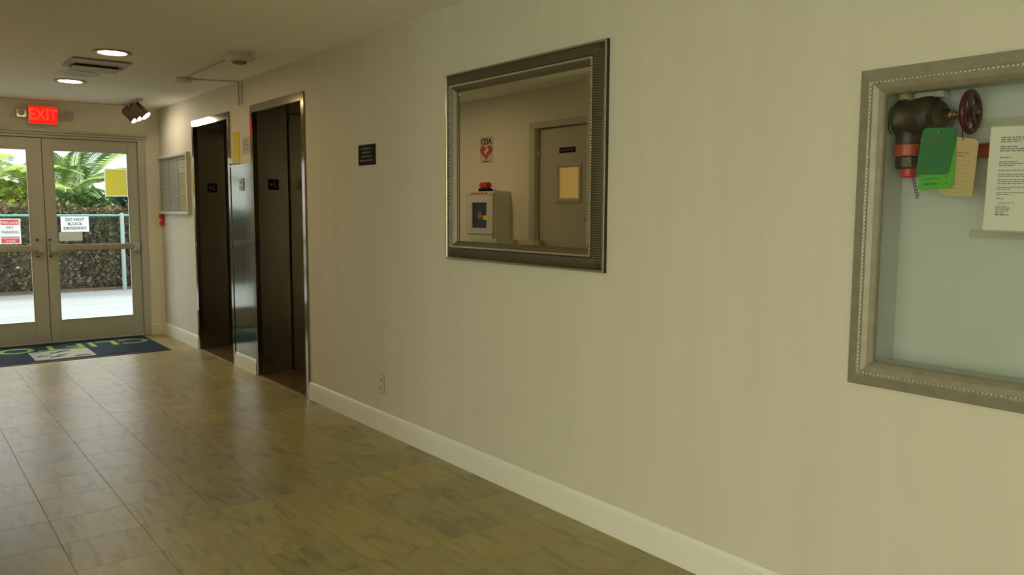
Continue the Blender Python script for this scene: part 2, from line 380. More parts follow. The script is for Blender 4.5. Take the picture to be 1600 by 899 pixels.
# ---------------------------------------------------------------- exit doors
t1 = thing('trim_1', 'bronze aluminium frame and stepped header around the exit doors', None, (1.25, D, 0), kind='structure')
for x0, x1 in ((.32, .385), (2.115, 2.18)): MB().box(x0, x1, D-.025, D+.12, 0, 2.035).build('jamb', M_alu, t1, bevel=.003)
MB().box(.32, 2.18, D-.025, D+.12, 2.035, 2.06).build('header', M_alu, t1, bevel=.003)
MB().box(.31, 2.19, D-.045, D+.1, 2.062, 2.084).build('header_step', M_alu, t1, bevel=.003)
MB().box(.30, 2.20, D-.06, D+.1, 2.086, 2.108).build('header_step', M_alu, t1, bevel=.003)
MB().box(.30, 2.20, D-.04, D+.14, .0005, .014).build('threshold', M_chrome, t1, bevel=.003)
def leaf(name, x0, x1, sl, sr_, label, g):
    t = thing(name, label, None, ((x0+x1)/2, D, 0), kind='structure'); y0, y1 = D+.005, D+.05
    MB().box(x0, x0+sl, y0, y1, .018, 2.03).build('stile', M_alu, t, bevel=.003)
    MB().box(x1-sr_, x1, y0, y1, .018, 2.03).build('stile', M_alu, t, bevel=.003)
    MB().box(x0+sl, x1-sr_, y0, y1, 1.918, 2.03).build('top_rail', M_alu, t, bevel=.003)
    MB().box(x0+sl, x1-sr_, y0, y1, .018, .228).build('bottom_rail', M_alu, t, bevel=.003)
    MB().box(x0+sl-.004, x1-sr_+.004, y0+.018, y0+.024, .224, 1.922).build('glass_pane', M_glass, t)
    gk = MB(); P = lambda a, c, h: (a, y0-h+.001, c)
    sweep_rect(gk, P, x0+sl-.001, x1-sr_+.001, .227, 1.919, [(0, 0), (0, .006), (.008, .006), (.008, -.018)]); gk.build('gasket', M_alu, t)
    pb = MB().box(x0+.03, x1-.03, D-.065, D-.03, .93, .988).build('push_bar', M_barmetal, t, bevel=.008)
    for xx in (x0+.02, x1-.075): MB().box(xx, xx+.055, D-.075, D+.006, .915, 1.0).build('bar_housing', M_alu, t, bevel=.006)
    return t
dl = leaf('door_1', .388, 1.246, .09, .125, 'left glazed exit door leaf with push bar, next to the yellow-sheet leaf', 0)
dr = leaf('door_2', 1.252, 2.112, .09, .093, 'glazed exit door leaf with push bar and a yellow sheet on its glass', 0)
MB().box(1.234, 1.266, D+.052, D+.060, .018, 2.03).build('astragal', M_alu, dl, bevel=.002)
MB().box(.33, 2.17, D+.056, D+.075, 2.0, 2.05).build('door_stop', M_alu, t1, bevel=.002)
for t, xa in ((dl, 1.17), (dr, 1.28)):
    MB().box(xa-.012, xa+.012, D-.012, D+.006, 1.03, 1.045).build('latch_plate', M_alu_dark, t, bevel=.002)
    MB().box(xa-.012, xa+.012, D-.012, D+.006, .868, .882).build('latch_plate', M_alu_dark, t, bevel=.002)
ysheet = thing('notice_sheet', 'plain yellow paper sheet taped to the exit door glass', 'notice', (1.905, D+.02, 1.48))
b = MB(); sweep_rect(b, lambda a, c, h: (a, D+.0195-h, c), 1.797, 2.013, 1.472, 1.757, [(0, 0), (.009, 0)]); b.build('pale_border', M_paper_thin, ysheet)
MB().add([(1.806, D+.0195, 1.481), (2.004, D+.0195, 1.481), (2.004, D+.0195, 1.748), (1.806, D+.0195, 1.748)], [(0, 1, 2, 3)]).build('yellow_sheet', M_yellow_thin, ysheet)

# exit sign
ex = thing('exit_sign', 'glowing red exit sign with two emergency lamp heads above the doors', 'exit sign', (1.27, D, 2.16))
MB().box(1.142, 1.398, D-.05, D-.0005, 2.155, 2.333).build('housing', M_plastic, ex, bevel=.006)
fc = MB().box(1.150, 1.390, D-.058, D-.05, 2.163, 2.325).build('face', M_exit, ex, bevel=.002)
text('lettering', 'EXIT', .150, M_exit_l, (1.27, D-.0585, 2.244), *EW, fc, .0006, .80, .003)
MB().box(1.0, 1.54, D-.03, D-.001, 2.225, 2.245).build('lamp_arm', M_plastic, ex, bevel=.004)
for xc, zc in ((1.088, 2.253), (1.487, 2.256)):
    MB().box(xc-.046, xc+.046, D-.05, D-.01, zc-.043, zc+.043).build('lamp_head', M_plastic, ex, bevel=.01)
    MB().box(xc-.040, xc+.040, D-.062, D-.05, zc-.037, zc+.037).build('lens_cover', M_clear, ex, bevel=.004)
    MB().lathe([(.026, 0), (.026, .004), (.018, .008), (.006, .009)], (xc, D-.062, zc), (0, -1, 0), 20).build('lens', M_clear, ex, smooth=True)

# entrance mat
mt = thing('entrance_mat', 'dark blue entrance mat with lime CLIFTON lettering and pale picture', 'doormat', (1.23, 8.46, 0))
MB().box(.36, 2.10, 7.94, 8.985, .0005, .006).build('rubber_border', M_matedge, mt, bevel=.002)
pile = MB().box(.385, 2.075, 7.975, 8.95, .006, .009).build('pile', M_mat, mt)
text('lettering', 'CLIFTON', .40, M_lime, (1.25, 8.685, .0092), -EX, -EY, mt, .0008, 1.0, .004)
pc = MB().box(.98, 1.47, 8.03, 8.50, .009, .0102).build('picture', M_matpic, mt)
for k in range(6):
    a = random.uniform(1.0, 1.3); b = random.uniform(8.06, 8.4); z = .0102
    MB().slab([(a, b, z), (a+random.uniform(.08, .16), b+.02, z), (a+.13, b+random.uniform(.05, .09), z), (a+.02, b+.06, z)], (0, 0, 1), .0006).build('picture_shape', M_matpic2, pc)

# ---------------------------------------------------------------- lifts
def elevator(y0, y1, label):
    t = thing('elevator_entrance', label, 'elevator', (W, (y0+y1)/2, 0), 'passenger lifts')
    fx = W-.012; dx = W+.285; i0, i1, zi = y0+.05, y1-.05, EH-.058
    P = lambda a, c, h: (W-h, a, c)
    def facestrip(n, a0, a1, c0, c1): return MB().box(fx, W+.03, a0, a1, c0, c1).build(n, M_steel_frame, t, bevel=.003)
    facestrip('jamb_face', y0, i0, 0.001, zi); facestrip('jamb_face', i1, y1, 0.001, zi); facestrip('header_face', y0, y1, zi, EH)
    ra = MB().box(W+.03, dx-.012, i1, i1+.02, .001, zi).build('reveal_panel', M_steel, t)
    MB().box(W+.03, dx-.012, i0-.02, i0, .001, zi).build('reveal_panel', M_steel, t)
    MB().box(W+.03, dx-.012, i0-.02, i1+.02, zi, zi+.02).build('soffit_panel', M_steel, t)
    ym = (i0+i1)/2
    MB().box(dx, dx+.03, i0-.035, ym-.0015, .012, zi+.03).build('door_panel', M_steel, t, bevel=.002)
    MB().box(dx, dx+.03, ym+.0015, i1+.035, .012, zi+.03).build('door_panel', M_steel, t, bevel=.002)
    MB().box(W-.005, dx+.06, i0-.02, i1+.02, .0005, .010).build('sill', mat('bronze_sill', (.22, .15, .07), .4, .7), t, bevel=.002)
    fp = MB().box(W+.105, W+.195, i1-.004, i1-.0002, 1.504, 1.590).build('floor_plate', M_black, t, bevel=.001)
    fp['label'] = 'black floor number plate'
    text('numeral', 'L', .06, M_ltext, (W+.165, i1-.0045, 1.549), *EW, fp, .0006)
    st = []
    for k in range(10):
        r = .015 if k % 2 == 0 else .006; a = math.pi/2+k*math.pi/5
        st.append((W+.132+r*math.cos(a), i1-.004, 1.548+r*math.sin(a)))
    MB().slab(st, (0, -1, 0), .0012).build('star', M_ltext, fp)
    return t
elevator(*ELE[0], 'brushed steel lift entrance closer to the mirror, beside the black wall sign')
elevator(*ELE[1], 'brushed steel lift entrance closer to the exit doors, beside the notice board')

pn = thing('call_panel', 'polished steel panel with call button between the two lifts', 'panel', (W, 6.565, .13))
MB().box(W-.006, W-.0005, 6.325, 6.805, .128, 1.70).build('steel_sheet', M_steel_panel, pn, bevel=.0015)
MB().box(W-.014, W-.0005, 6.325, 6.805, 1.70, 1.712).build('top_trim', M_chrome, pn, bevel=.002)
bp_ = MB().box(W-.012, W-.006, 6.50, 6.60, 1.50, 1.60).build('button_plate', mat('dark_steel_plate', (.2, .2, .2), .35, .8), pn, bevel=.002)
for z in (1.53, 1.57): MB().lathe([(.011, 0), (.011, .004), (.008, .006)], (W-.012, 6.55, z), (-1, 0, 0), 16).build('call_button', M_chrome, bp_, smooth=True)
dm = thing('hall_lantern', 'white half-dome hall lantern on top of the steel call panel', 'lantern', (W, 6.68, 1.73))
MB().box(W-.012, W-.0005, 6.60, 6.76, 1.714, 1.724).build('base_plate', M_plastic, dm, bevel=.002)
d_ = MB(); nn = 16; vs = []
for xx in (W-.05, W-.001):
    for k in range(nn+1):
        q = math.pi*k/nn; rr = .07 if xx > W-.02 else .058; vs.append((xx, 6.68+rr*math.cos(q), 1.7245+rr*.75*math.sin(q)))
d_.add(vs, [tuple(range(nn+1)), tuple(range(nn+1, 2*nn+2))]+[(k, k+1, nn+2+k, nn+1+k) for k in range(nn)]+[(0, nn, 2*nn+1, nn+1)])
d_.build('dome', M_paper, dm, smooth=True)
def sheet(name, label, m, y0, y1, z0, z1, x=W, group=None, th=.0012, rows=None, ink=M_ink, gap=.0006):
    t = thing(name, label, 'notice', (x, (y0+y1)/2, z0), group)
    MB().box(x-gap-th, x-gap, y0, y1, z0, z1).build('paper', m, t)
    if rows: bars('print', ink, (x-gap-th, y1, z0), *RW, rows, t)
    return t
sheet('notice_sheet', 'tall yellow notice on the wall between the two lifts', M_yellow, 6.585, 6.745, 1.735, 1.985)
sheet('notice_sheet', 'small dark grey notice beside the yellow one between the lifts', M_paper_grey, 6.36, 6.525, 1.79, 1.93,
      rows=[(.02, .14, .10, .012), (.02, .13, .07, .012), (.02, .14, .04, .012)])

# notice board by the exit doors
nb = thing('notice_board', 'silver framed glass notice board between lift and exit doors', 'notice board', (W, 8.45, 1.29))
P = lambda a, c, h: (W-h, a, c)
sw = MB(); sweep_rect(sw, P, 7.945, 8.955, 1.29, 1.893, [(0, .0005), (0, .034), (.006, .04), (.028, .04), (.034, .03), (.034, .006)]); sw.build('frame', M_alu, nb)
MB().box(W-.008, W-.0006, 7.96, 8.94, 1.305, 1.88).build('backing', mat('grey_felt', (.40, .37, .33), .9), nb)
MB().box(W-.030, W-.027, 7.979, 8.921, 1.324, 1.859).build('glass_pane', M_glass_board, nb)
for (a, b, c, d, m, lb, ik) in (
    (8.34, 8.62, 1.34, 1.84, M_paper_pink, 'tall pinkish notice in the middle of the notice board', M_ink),
    (8.66, 8.90, 1.56, 1.84, M_paper_grey, 'grey notice at the top of the board nearest the doors', M_ink),
    (8.66, 8.90, 1.34, 1.53, M_paper_pink, 'pinkish notice at the bottom of the board nearest the doors', M_ink),
    (7.99, 8.30, 1.70, 1.85, M_paper, 'white notice at the top of the board nearest the lift', M_ink),
    (8.08, 8.28, 1.48, 1.68, M_yellow_pale, 'pale yellow notice in the board under the white one', M_ink),
    (8.08, 8.28, 1.335, 1.465, M_yellow_pale, 'small pale yellow notice at the bottom of the board', M_ink)):
    w_ = b-a; h_ = d-c
    sheet('notice_sheet', lb, m, a, b, c, d, x=W-.0085, rows=[(.02, w_-.02-.04*(k % 3), h_-.03-k*.024, .007) for k in range(int((h_-.04)/.024))], ink=ik)

# fire pull
fpull = thing('fire_alarm_pull', 'red fire alarm pull station in the corner beside the doors', 'fire alarm', (W, 8.955, 1.17))
MB().box(W-.03, W-.0005, 8.905, 8.999, 1.172, 1.302).build('box', M_red, fpull, bevel=.006)
MB().box(W-.042, W-.03, 8.92, 8.984, 1.215, 1.235).build('handle', M_paper, fpull, bevel=.003)
MB().box(W-.034, W-.03, 8.915, 8.99, 1.245, 1.29).build('face_plate', M_red, fpull, bevel=.002)

# ---------------------------------------------------------------- small wall sign and outlet
sg = thing('wall_sign', 'small black wall sign with four grey text lines beside the lift', 'sign', (W, 4.39, 1.62))
MB().box(W-.006, W-.0005, 4.286, 4.50, 1.622, 1.746).build('plate', M_black, sg, bevel=.0015)
bars('lettering', M_ltext, (W-.006, 4.50, 1.622), *RW, [(.045, .17, .094, .010), (.055, .16, .071, .010), (.05, .17, .047, .010), (.03, .185, .023, .010)], sg)
ol = thing('wall_outlet', 'painted electrical outlet plate low on the wall below the black sign', 'outlet', (W, 4.25, .235))
pt = MB().box(W-.006, W-.0005, 4.212, 4.284, .236, .352).build('cover_plate', mat('outlet_paint', (.60, .56, .44), .45), ol, bevel=.003)
for z in (.268, .32): MB().box(W-.008, W-.006, 4.234, 4.262, z-.014, z+.014).build('socket', mat('socket_paint', (.5, .46, .35), .5), ol, bevel=.003)

# ---------------------------------------------------------------- mirror
A0, A1, C0, C1 = 2.336, 3.505, 1.099, 2.043
mi = thing('wall_mirror', 'large wall mirror in a dark ribbed bronze frame with beaded edge', 'mirror', (W, 2.92, 1.10))
b = MB(); sweep_rect(b, P, A0, A1, C0, C1, [(0, .0005), (0, .016), (.001, .017)]); b.build('outer_edge', M_dark_band, mi)
b = MB(); sweep_rect(b, P, A0, A1, C0, C1, [(.001, .017), (.003, .020), (.008, .021), (.011, .018), (.012, .015)]); b.build('outer_lip', M_lip, mi, smooth=True)
b = MB(); sweep_rect(b, P, A0, A1, C0, C1, [(.012, .015), (.018, .020), (.030, .0265), (.045, .0315), (.058, .0345), (.064, .0345)]); b.build('ribbed_band', M_dark_band, mi, smooth=True)
def along_frame(step, inset):
    a0, a1, c0, c1 = A0+inset, A1-inset, C0+inset, C1-inset
    for c, d in ((c0, 1), (c1, -1)):
        n = int((a1-a0)/step)
        for k in range(n): yield a0+(k+.5)*(a1-a0)/n, c, 0, d
    for a, d in ((a0, 1), (a1, -1)):
        n = int((c1-c0)/step)
        for k in range(n): yield a, c0+(k+.5)*(c1-c0)/n, 1, d
rb = MB()
for a, c, o_, d in along_frame(.0105, .036):
    pr = [(-.020, .0192), (-.012, .0238), (0, .0290), (.012, .0325), (.021, .0345)]
    w_ = .0028; vs = []
    for s_ in (-w_, w_):
        for t_, h in pr: vs.append(P(a+s_, c+d*t_, h) if o_ == 0 else P(a+d*t_, c+s_, h))
    for t_, h in pr: vs.append(P(a, c+d*t_, h+.0016) if o_ == 0 else P(a+d*t_, c, h+.0016))
    n = len(pr); rb.add(vs, [(i, i+1, 2*n+i+1, 2*n+i) for i in range(n-1)]+[(2*n+i, 2*n+i+1, n+i+1, n+i) for i in range(n-1)])
o = rb.build('ribs', mat('rib_highlight', (.15, .128, .085), .35, .4), mi); o['kind'] = 'stuff'
bd = MB()
for a, c, o_, d in along_frame(.0115, .068):
    q = Vector(P(a, c, .0355)); r = .0064
    vs = [q+Vector(v)*r for v in ((0, 1, 0), (0, .5, .87), (0, -.5, .87), (0, -1, 0), (0, -.5, -.87), (0, .5, -.87), (-.8, .45, .45), (-.8, -.45, .45), (-.8, -.45, -.45), (-.8, .45, -.45))]
    bd.add(vs, [(6, 7, 8, 9), (0, 1, 6), (1, 2, 7, 6), (2, 3, 7), (3, 8, 7), (3, 4, 8), (4, 5, 9, 8), (5, 0, 9), (0, 6, 9)])
o = bd.build('bead_row', M_bead, mi, smooth=True); o['kind'] = 'stuff'
b = MB(); sweep_rect(b, P, A0, A1, C0, C1, [(.064, .0345), (.074, .032), (.078, .028), (.082, .027), (.095, .013), (.097, .008)]); b.build('inner_liner', M_liner, mi, smooth=False)
gl = MB().add([P(a, c, .0095) for a, c in ((A0+.118, C0+.118), (A1-.118, C0+.118), (A1-.118, C1-.118), (A0+.118, C1-.118))], [(0, 1, 2, 3)])
gl.add([P(a, c, .003) for a, c in ((A0+.118, C0+.118), (A1-.118, C0+.118), (A1-.118, C1-.118), (A0+.118, C1-.118))], [(0, 1, 2, 3)])
gl.build('mirror_glass', M_mirror, mi)
b = MB(); sweep_rect(b, P, A0, A1, C0, C1, [(.094, .0075), (.118, .0095)]); b.build('bevelled_edge', M_mirror, mi)

# ---------------------------------------------------------------- valve case
cs = thing('valve_case', 'glass fronted fire valve case in a pewter frame set into the wall', 'display case', (W, .68, .83))
a0, a1, c0, c1 = CASE
b = MB(); sweep_rect(b, P, a0, a1, c0, c1, [(0, .0005), (0, .012), (.003, .016), (.034, .028), (.038, .026)]); b.build('outer_moulding', M_frame_gold, cs)
bd = MB()
def along_case(step, ins):
    for c in (c0+ins, c1-ins):
        n = int((a1-a0-2*ins)/step)
        for k in range(n): yield a0+ins+(k+.5)*(a1-a0-2*ins)/n, c
    for a in (a0+ins, a1-ins):
        n = int((c1-c0-2*ins)/step)
        for k in range(n): yield a, c0+ins+(k+.5)*(c1-c0-2*ins)/n
for a, c in along_case(.0115, .041):
    q = Vector(P(a, c, .0268)); r = .0046
    vs = [q+Vector(v)*r for v in ((0, 1, 0), (0, .5, .87), (0, -.5, .87), (0, -1, 0), (0, -.5, -.87), (0, .5, -.87), (-.8, .45, .45), (-.8, -.45, .45), (-.8, -.45, -.45), (-.8, .45, -.45))]
    bd.add(vs, [(6, 7, 8, 9), (0, 1, 6), (1, 2, 7, 6), (2, 3, 7), (3, 8, 7), (3, 4, 8), (4, 5, 9, 8), (5, 0, 9), (0, 6, 9)])
o = bd.build('bead_row', mat('pewter_bead', (.70, .68, .60), .18, .8), cs, smooth=True); o['kind'] = 'stuff'
b = MB(); sweep_rect(b, P, a0, a1, c0, c1, [(.038, .026), (.046, .026), (.060, .020), (.072, .010), (.076, .004), (.076, -.004)]); b.build('inner_moulding', M_frame_gold, cs)
MB().box(W-.001, W+.003, a0+.0605, a1-.0585, c0+.0605, c1-.0605).build('glass_pane', M_glass_case, cs)
ia0, ia1, ic0, ic1 = a0+.061, a1-.0585, c0+.061, c1-.061; XB = W+.145
MB().box(XB, XB+.02, ia0, ia1, ic0, ic1).build('back_panel', M_box_in, cs)
for n_, bx in (('side_panel', (W+.004, XB, ia1-.003, ia1-.0005, ic0, ic1)), ('side_panel', (W+.004, XB, ia0+.0005, ia0+.003, ic0, ic1)), ('bottom_panel', (W+.004, XB, ia0, ia1, ic0+.0005, ic0+.003)), ('top_panel', (W+.004, XB, ia0, ia1, ic1-.003, ic1-.0005))):
    MB().box(*bx).build(n_, M_box_in, cs)
MB().box(W+.003, W+.006, ia1-.010, ia1-.004, .955, .963).build('clip', M_black, cs)

# fire hose valve in the case
VX, VZ = W+.075, 1.632
fv = thing('fire_valve', 'aged bronze fire hose valve with red handwheel inside the case', 'valve', (VX, 1.12, 1.46))
MB().lathe([(.040, 0), (.052, .006), (.058, .012), (.058, .030), (.054, .036), (.056, .055), (.060, .080), (.0595, .100), (.054, .108)], (VX, 1.196, VZ), (0, -1, 0), 32).build('body', M_bronze, fv, smooth=True)
MB().lathe([(.056, 0), (.056, .008), (.046, .014), (.036, .030), (.020, .038), (.016, .044)], (VX, 1.088, VZ), (0, -1, 0), 8).build('bonnet', M_bronze, fv)
MB().lathe([(.0135, 0), (.0135, .012), (.010, .014), (.010, .05)], (VX, 1.046, VZ), (0, -1, 0), 16).build('stem', M_bronze_hi, fv, smooth=True)
hw = MB(); HC = (VX, .990, VZ+.004); hw.torus(HC, (0, 1, 0), .054, .0088, 40, 10)
for k in range(5):
    q = 2*math.pi*k/5+.5; e = Vector((math.cos(q), 0, math.sin(q))); pr = Vector((-math.sin(q), 0, math.cos(q))); c = Vector(HC)
    hw.slab([c+e*.010+pr*.009-EY*.004, c+e*.05+pr*.0065-EY*.004, c+e*.05-pr*.0065-EY*.004, c+e*.010-pr*.009-EY*.004], (0, 1, 0), .008)
hw.lathe([(.016, -.009), (.016, .009)], HC, (0, 1, 0), 16)
hw.build('handwheel', M_wheel, fv, smooth=True)
MB().lathe([(.006, 0), (.006, .012), (.003, .016)], (VX, .983, VZ+.004), (0, -1, 0), 6).build('wheel_nut', M_bronze_hi, fv)
NX, NY = VX-.004, 1.158
MB().lathe([(.042, .052), (.036, .040), (.033, .012), (.033, 0)], (NX, NY, 1.557), (0, 0, 1), 24).build('outlet_neck', M_bronze, fv, smooth=True)
MB().lathe([(.034, 0), (.037, .003), (.037, .033), (.034, .036)], (NX, NY, 1.520), (0, 0, 1), 24).build('red_collar', M_redpipe, fv, smooth=True)
MB().lathe([(.030, 0), (.034, .004), (.034, .032), (.031, .036)], (NX, NY, 1.484), (0, 0, 1), 8).build('coupling_nut', M_bronze, fv)
MB().lathe([(.018, 0), (.022, .004), (.022, .026)], (NX, NY-.006, 1.458), (0, 0, 1), 20).build('hose_cap', M_red, fv, smooth=True)
ch = MB()
for k in range(7):
    ch.torus((NX-.012+.002*(k % 2), NY-.028-.0022*k, 1.452-.0085*k), (1, 0, 0) if k % 2 else (.3, 1, 0), .0048, .0011, 12, 5)
ch.build('chain', M_alu_dark, fv)
wl = MB().tube([(VX-.03, 1.198, VZ+.035), (VX-.034, 1.2035, VZ+.02), (VX-.034, 1.2035, VZ-.03), (VX-.03, 1.197, VZ-.045)], .0016); wl.build('wire_loop', M_black, fv)
for (yy, zz) in ((1.137, 1.515), (1.135, 1.505), (1.136, 1.480)): MB().lathe([(.0025, 0), (.0018, .0025)], (NX-.0345, yy, zz), (-1, 0, 0), 8).build('silver_dot', M_bead, fv)  # small silver-coloured dots in front of the nut and cap
MB().lathe([(.021, 0), (.021, .060)], (VX+.01, 1.178, 1.652), (0, 0, 1), 16).build('riser_fitting', mat('tan_fitting', (.50, .36, .17), .5), fv, smooth=True)

rp = thing('red_pipe', 'orange-red painted pipe running across the back of the case', 'pipe', (W+.118, .7, 1.53))
MB().lathe([(.021, 0), (.021, .97)], (W+.119, 1.145, 1.530), (0, -1, 0), 20).build('pipe', M_redpipe, rp, smooth=True)
MB().lathe([(.0245, 0), (.0245, .03)], (W+.1185, .72, 1.530), (0, -1, 0), 20).build('pipe_clamp', M_redpipe, rp, smooth=True)
rd = thing('white_duct', 'short white trunking behind the valve at the top of the case', 'trunking', (W+.12, 1.12, 1.69))
MB().box(W+.10, W+.142, ia1-.13, ia1-.05, 1.690, 1.708).build('channel', M_white, rd, bevel=.002)
MB().box(W+.097, W+.144, ia1-.05, ia1-.02, 1.686, 1.709).build('end_cap', M_white, rd, bevel=.002)

def at(y, z, x): return Vector((x, y, z))
def hang_tag(name, label, m, x, quad, hole, tie, rows_mat, rows, tilt):
    t = thing(name, label, 'tag', at(*quad[3], x), 'inspection tags on the valve')
    q = [at(u, v, x) for u, v in quad]
    c = []                                                    # clipped upper corners
    for i, p in enumerate(q):
        prv, nxt = q[i-1], q[(i+1) % 4]; c += [p+(prv-p).normalized()*.008, p+(nxt-p).normalized()*.008]
    MB().slab(c, (-1, 0, 0), .0008).build('card', m, t)
    if rows:
        U = (q[0]-q[3]).normalized(); R = (q[2]-q[3]).normalized(); bars('print', rows_mat, q[3]+Vector((-.0009, 0, 0)), R, U, rows, t, .0003)
    h = at(*hole, x-.0012)
    MB().torus(h, (1, 0, 0), .0035, .0012, 14, 5).build('eyelet', M_bronze_hi, t)
    MB().tube([h, *[Vector(p) for p in tie]], .0011).build('tie', M_black, t)
    return t
tx = W+.030
hang_tag('inspection_tag', 'dark green inspection tag hanging in front of the valve', M_tag_g, tx, [(1.0963, 1.5970), (1.0020, 1.5916), (1.0203, 1.4618), (1.1128, 1.4646)], (1.0507, 1.5828),
         [(VX-.03, 1.045, 1.575), (VX-.012, 1.035, VZ+.002), (VX, 1.035, VZ+.016), (VX-.016, 1.022, VZ+.005), (VX-.03, 1.03, 1.578)],
         mat('tag_red_print', (.16, .10, .04), .7), [(.012, .070, .098, .003), (.014, .066, .090, .003), (.016, .07, .106, .002)], 0)
hang_tag('inspection_tag', 'light green inspection tag showing below the dark green one', M_tag_lg, tx+.004, [(1.0990, 1.5793), (1.0058, 1.5693), (1.0062, 1.4241), (1.1049, 1.4185)], (1.0480, 1.5650),
         [(VX-.02, 1.043, 1.58), (VX-.006, 1.038, VZ-.012)], mat('tag_dark_print', (.03, .12, .02), .7), [(.016, .06, .030, .0025), (.016, .055, .014, .0045), (.075, .08, .014, .004), (.075, .08, .030, .003)], 0)
hang_tag('inspection_tag', 'tan inspection record tag hanging beside the green tags', M_tag_t, tx+.008, [(1.0368, 1.5717), (.9486, 1.5553), (.9576, 1.3969), (1.0486, 1.4068)], (.9913, 1.5597),
         [(VX-.01, 1.005, 1.59)], mat('tag_orange_print', (.50, .16, .06), .7), [(.006, .068, .118, .004), (.006, .06, .110, .003)], 0)
for o in [o for o in COL.objects if o.get('label') == 'tan inspection record tag hanging beside the green tags']:
    q = [at(u, v, tx+.008) for u, v in [(1.0368, 1.5717), (.9486, 1.5553), (.9576, 1.3969), (1.0486, 1.4068)]]
    U = (q[0]-q[3]).normalized(); R = (q[2]-q[3]).normalized(); f = plane_fn(q[3]+Vector((-.0009, 0, 0)), R, U); b = MB()
    for k in range(9): b.slab([f(.006, .01+k*.011), f(.072, .01+k*.011), f(.072, .0108+k*.011), f(.006, .0108+k*.011)], (-1, 0, 0), .0003)
    b.build('ruled_lines', mat('tag_line', (.32, .24, .12), .8), o)

# letter taped inside the glass
lt = thing('typed_letter', 'white typed letter with blue signature taped inside the case glass', 'letter', (W+.005, .80, 1.31))
q0 = at(.9072, 1.5861, W+.005); q3 = at(.9132, 1.3066, W+.005); U = (q0-q3).normalized(); Rr = Vector((0, -1, 0)); Rr = (Rr-U*Rr.dot(U)).normalized()
LH = (q0-q3).length; LWd = LH*.773
MB().slab([q3, q3+Rr*LWd, q3+Rr*LWd+U*LH, q3+U*LH], (-1, 0, 0), .0004).build('paper', M_paper, lt)
rows = []
for g, z in (((.072, .13), .246), ((.072, .145), .2405), ((.072, .12), .235), ((.072, .115), .222), ((.072, .14), .2165), ((.072, .13), .211)): rows.append((*[v-.045 for v in g], z, .0032))
k = 0
for z, e in ((.194, .055), (.183, .07), (.178, .12), (.173, .065), (.160, .17), (.150, .17), (.145, .17), (.136, .17), (.131, .17), (.126, .17), (.116, .16), (.111, .06), (.102, .17), (.097, .06), (.086, .045)):
    rows.append((.027, e, z, .0026))
for z, e in ((.066, .055), (.0615, .065), (.057, .06), (.0525, .058), (.048, .052)): rows.append((.027, e, z, .0026))
bars('typing', M_ink, q3+Vector((-.0005, 0, 0)), Rr, U, rows, lt, .0002)
f = plane_fn(q3+Vector((-.0006, 0, 0)), Rr, U); sc = MB()
sc.tube([f(.033+.0016*i, .0755+.003*math.sin(i*1.9)) for i in range(18)], .0005, 4); sc.tube([f(.064+.0016*i, .0765+.0012*math.sin(i*1.4)) for i in range(6)], .0004, 4)
sc.build('signature', M_inkblue, lt)
bars('email_line', M_inkblue, q3+Vector((-.0005, 0, 0)), Rr, U, [(.027, .062, .0435, .0026)], lt, .0002)
for (z0, z1) in ((LH-.004, LH+.021), (-.020, .004)):
    MB().slab([f(-.032, z0), f(LWd+.02, z0), f(LWd+.02, z1), f(-.032, z1)], (1, 0, 0), -.0003).build('tape_strip', M_tape, lt)

# ---------------------------------------------------------------- ceiling fittings
def downlight(x, y, label):
    t = thing('downlight', label, 'downlight', (x, y, ZC), 'recessed downlights')
    MB().lathe([(.088, -.0005), (.118, -.0005), (.121, -.006), (.114, -.010), (.090, -.007), (.088, -.0005)], (x, y, ZC), (0, 0, 1), 40, False).build('trim_ring', M_copper, t, smooth=True)
    MB().lathe([(.0885, -.006), (.082, -.003)], (x, y, ZC), (0, 0, 1), 32, False).build('reflector', M_caninner, t, smooth=True)
    MB().lathe([(.083, -.004), (.060, -.0065), (.03, -.008), (.002, -.0085)], (x, y, ZC), (0, 0, 1), 32, False).build('lamp', M_lamp, t, smooth=True)
    return t
downlight(1.26, 5.92, 'lit recessed downlight on the smoke detector side of the vent')
downlight(1.262, 7.46, 'lit recessed downlight beside the round speaker grille')
sp = thing('ceiling_speaker', 'round flush painted speaker grille in the ceiling', 'speaker', (1.245, 7.01, ZC))
MB().lathe([(.15, -.0005), (.15, -.004), (.143, -.008), (.10, -.006)], (1.245, 7.01, ZC), (0, 0, 1), 40, False).build('rim', mat('speaker_paint', (.66, .64, .54), .5), sp, smooth=True)
MB().lathe([(.10, -.006), (.05, -.009), (.002, -.010)], (1.245, 7.01, ZC), (0, 0, 1), 40, False).build('grille', M_louver, sp, smooth=True)
vt = thing('ceiling_vent', 'rectangular painted air vent with dark slots between the two lights', 'vent', (1.27, 6.43, ZC))
Pc = lambda a, c, h: (a, c, ZC-h)
MB().box(1.095, 1.44, 6.26, 6.62, ZC-.005, ZC-.0005).build('shadow_gap', M_vent_shade, vt)  # dark block painted in as the shadow line below the ceiling
MB().box(1.075, 1.46, 6.24, 6.64, ZC-.014, ZC-.005).build('outer_plate', M_louver, vt, bevel=.003)
MB().box(1.125, 1.41, 6.44, 6.60, ZC-.030, ZC-.014).build('slot_shade', M_vent_shade, vt)  # solid dark block; the shade of the slot is in its colour
MB().box(1.11, 1.425, 6.425, 6.615, ZC-.036, ZC-.030).build('inner_plate', M_louver, vt, bevel=.002)
sd = thing('smoke_detector', 'round ivory smoke detector on the ceiling', 'smoke detector', (1.925, 5.40, ZC))
MB().lathe([(.075, -.0005), (.075, -.030)], (1.925, 5.40, ZC), (0, 0, 1), 32).build('base', M_plastic, sd, smooth=True)
MB().lathe([(.098, -.030), (.100, -.038), (.085, -.050), (.060, -.056)], (1.925, 5.40, ZC), (0, 0, 1), 32).build('head', M_plastic, sd, smooth=True)
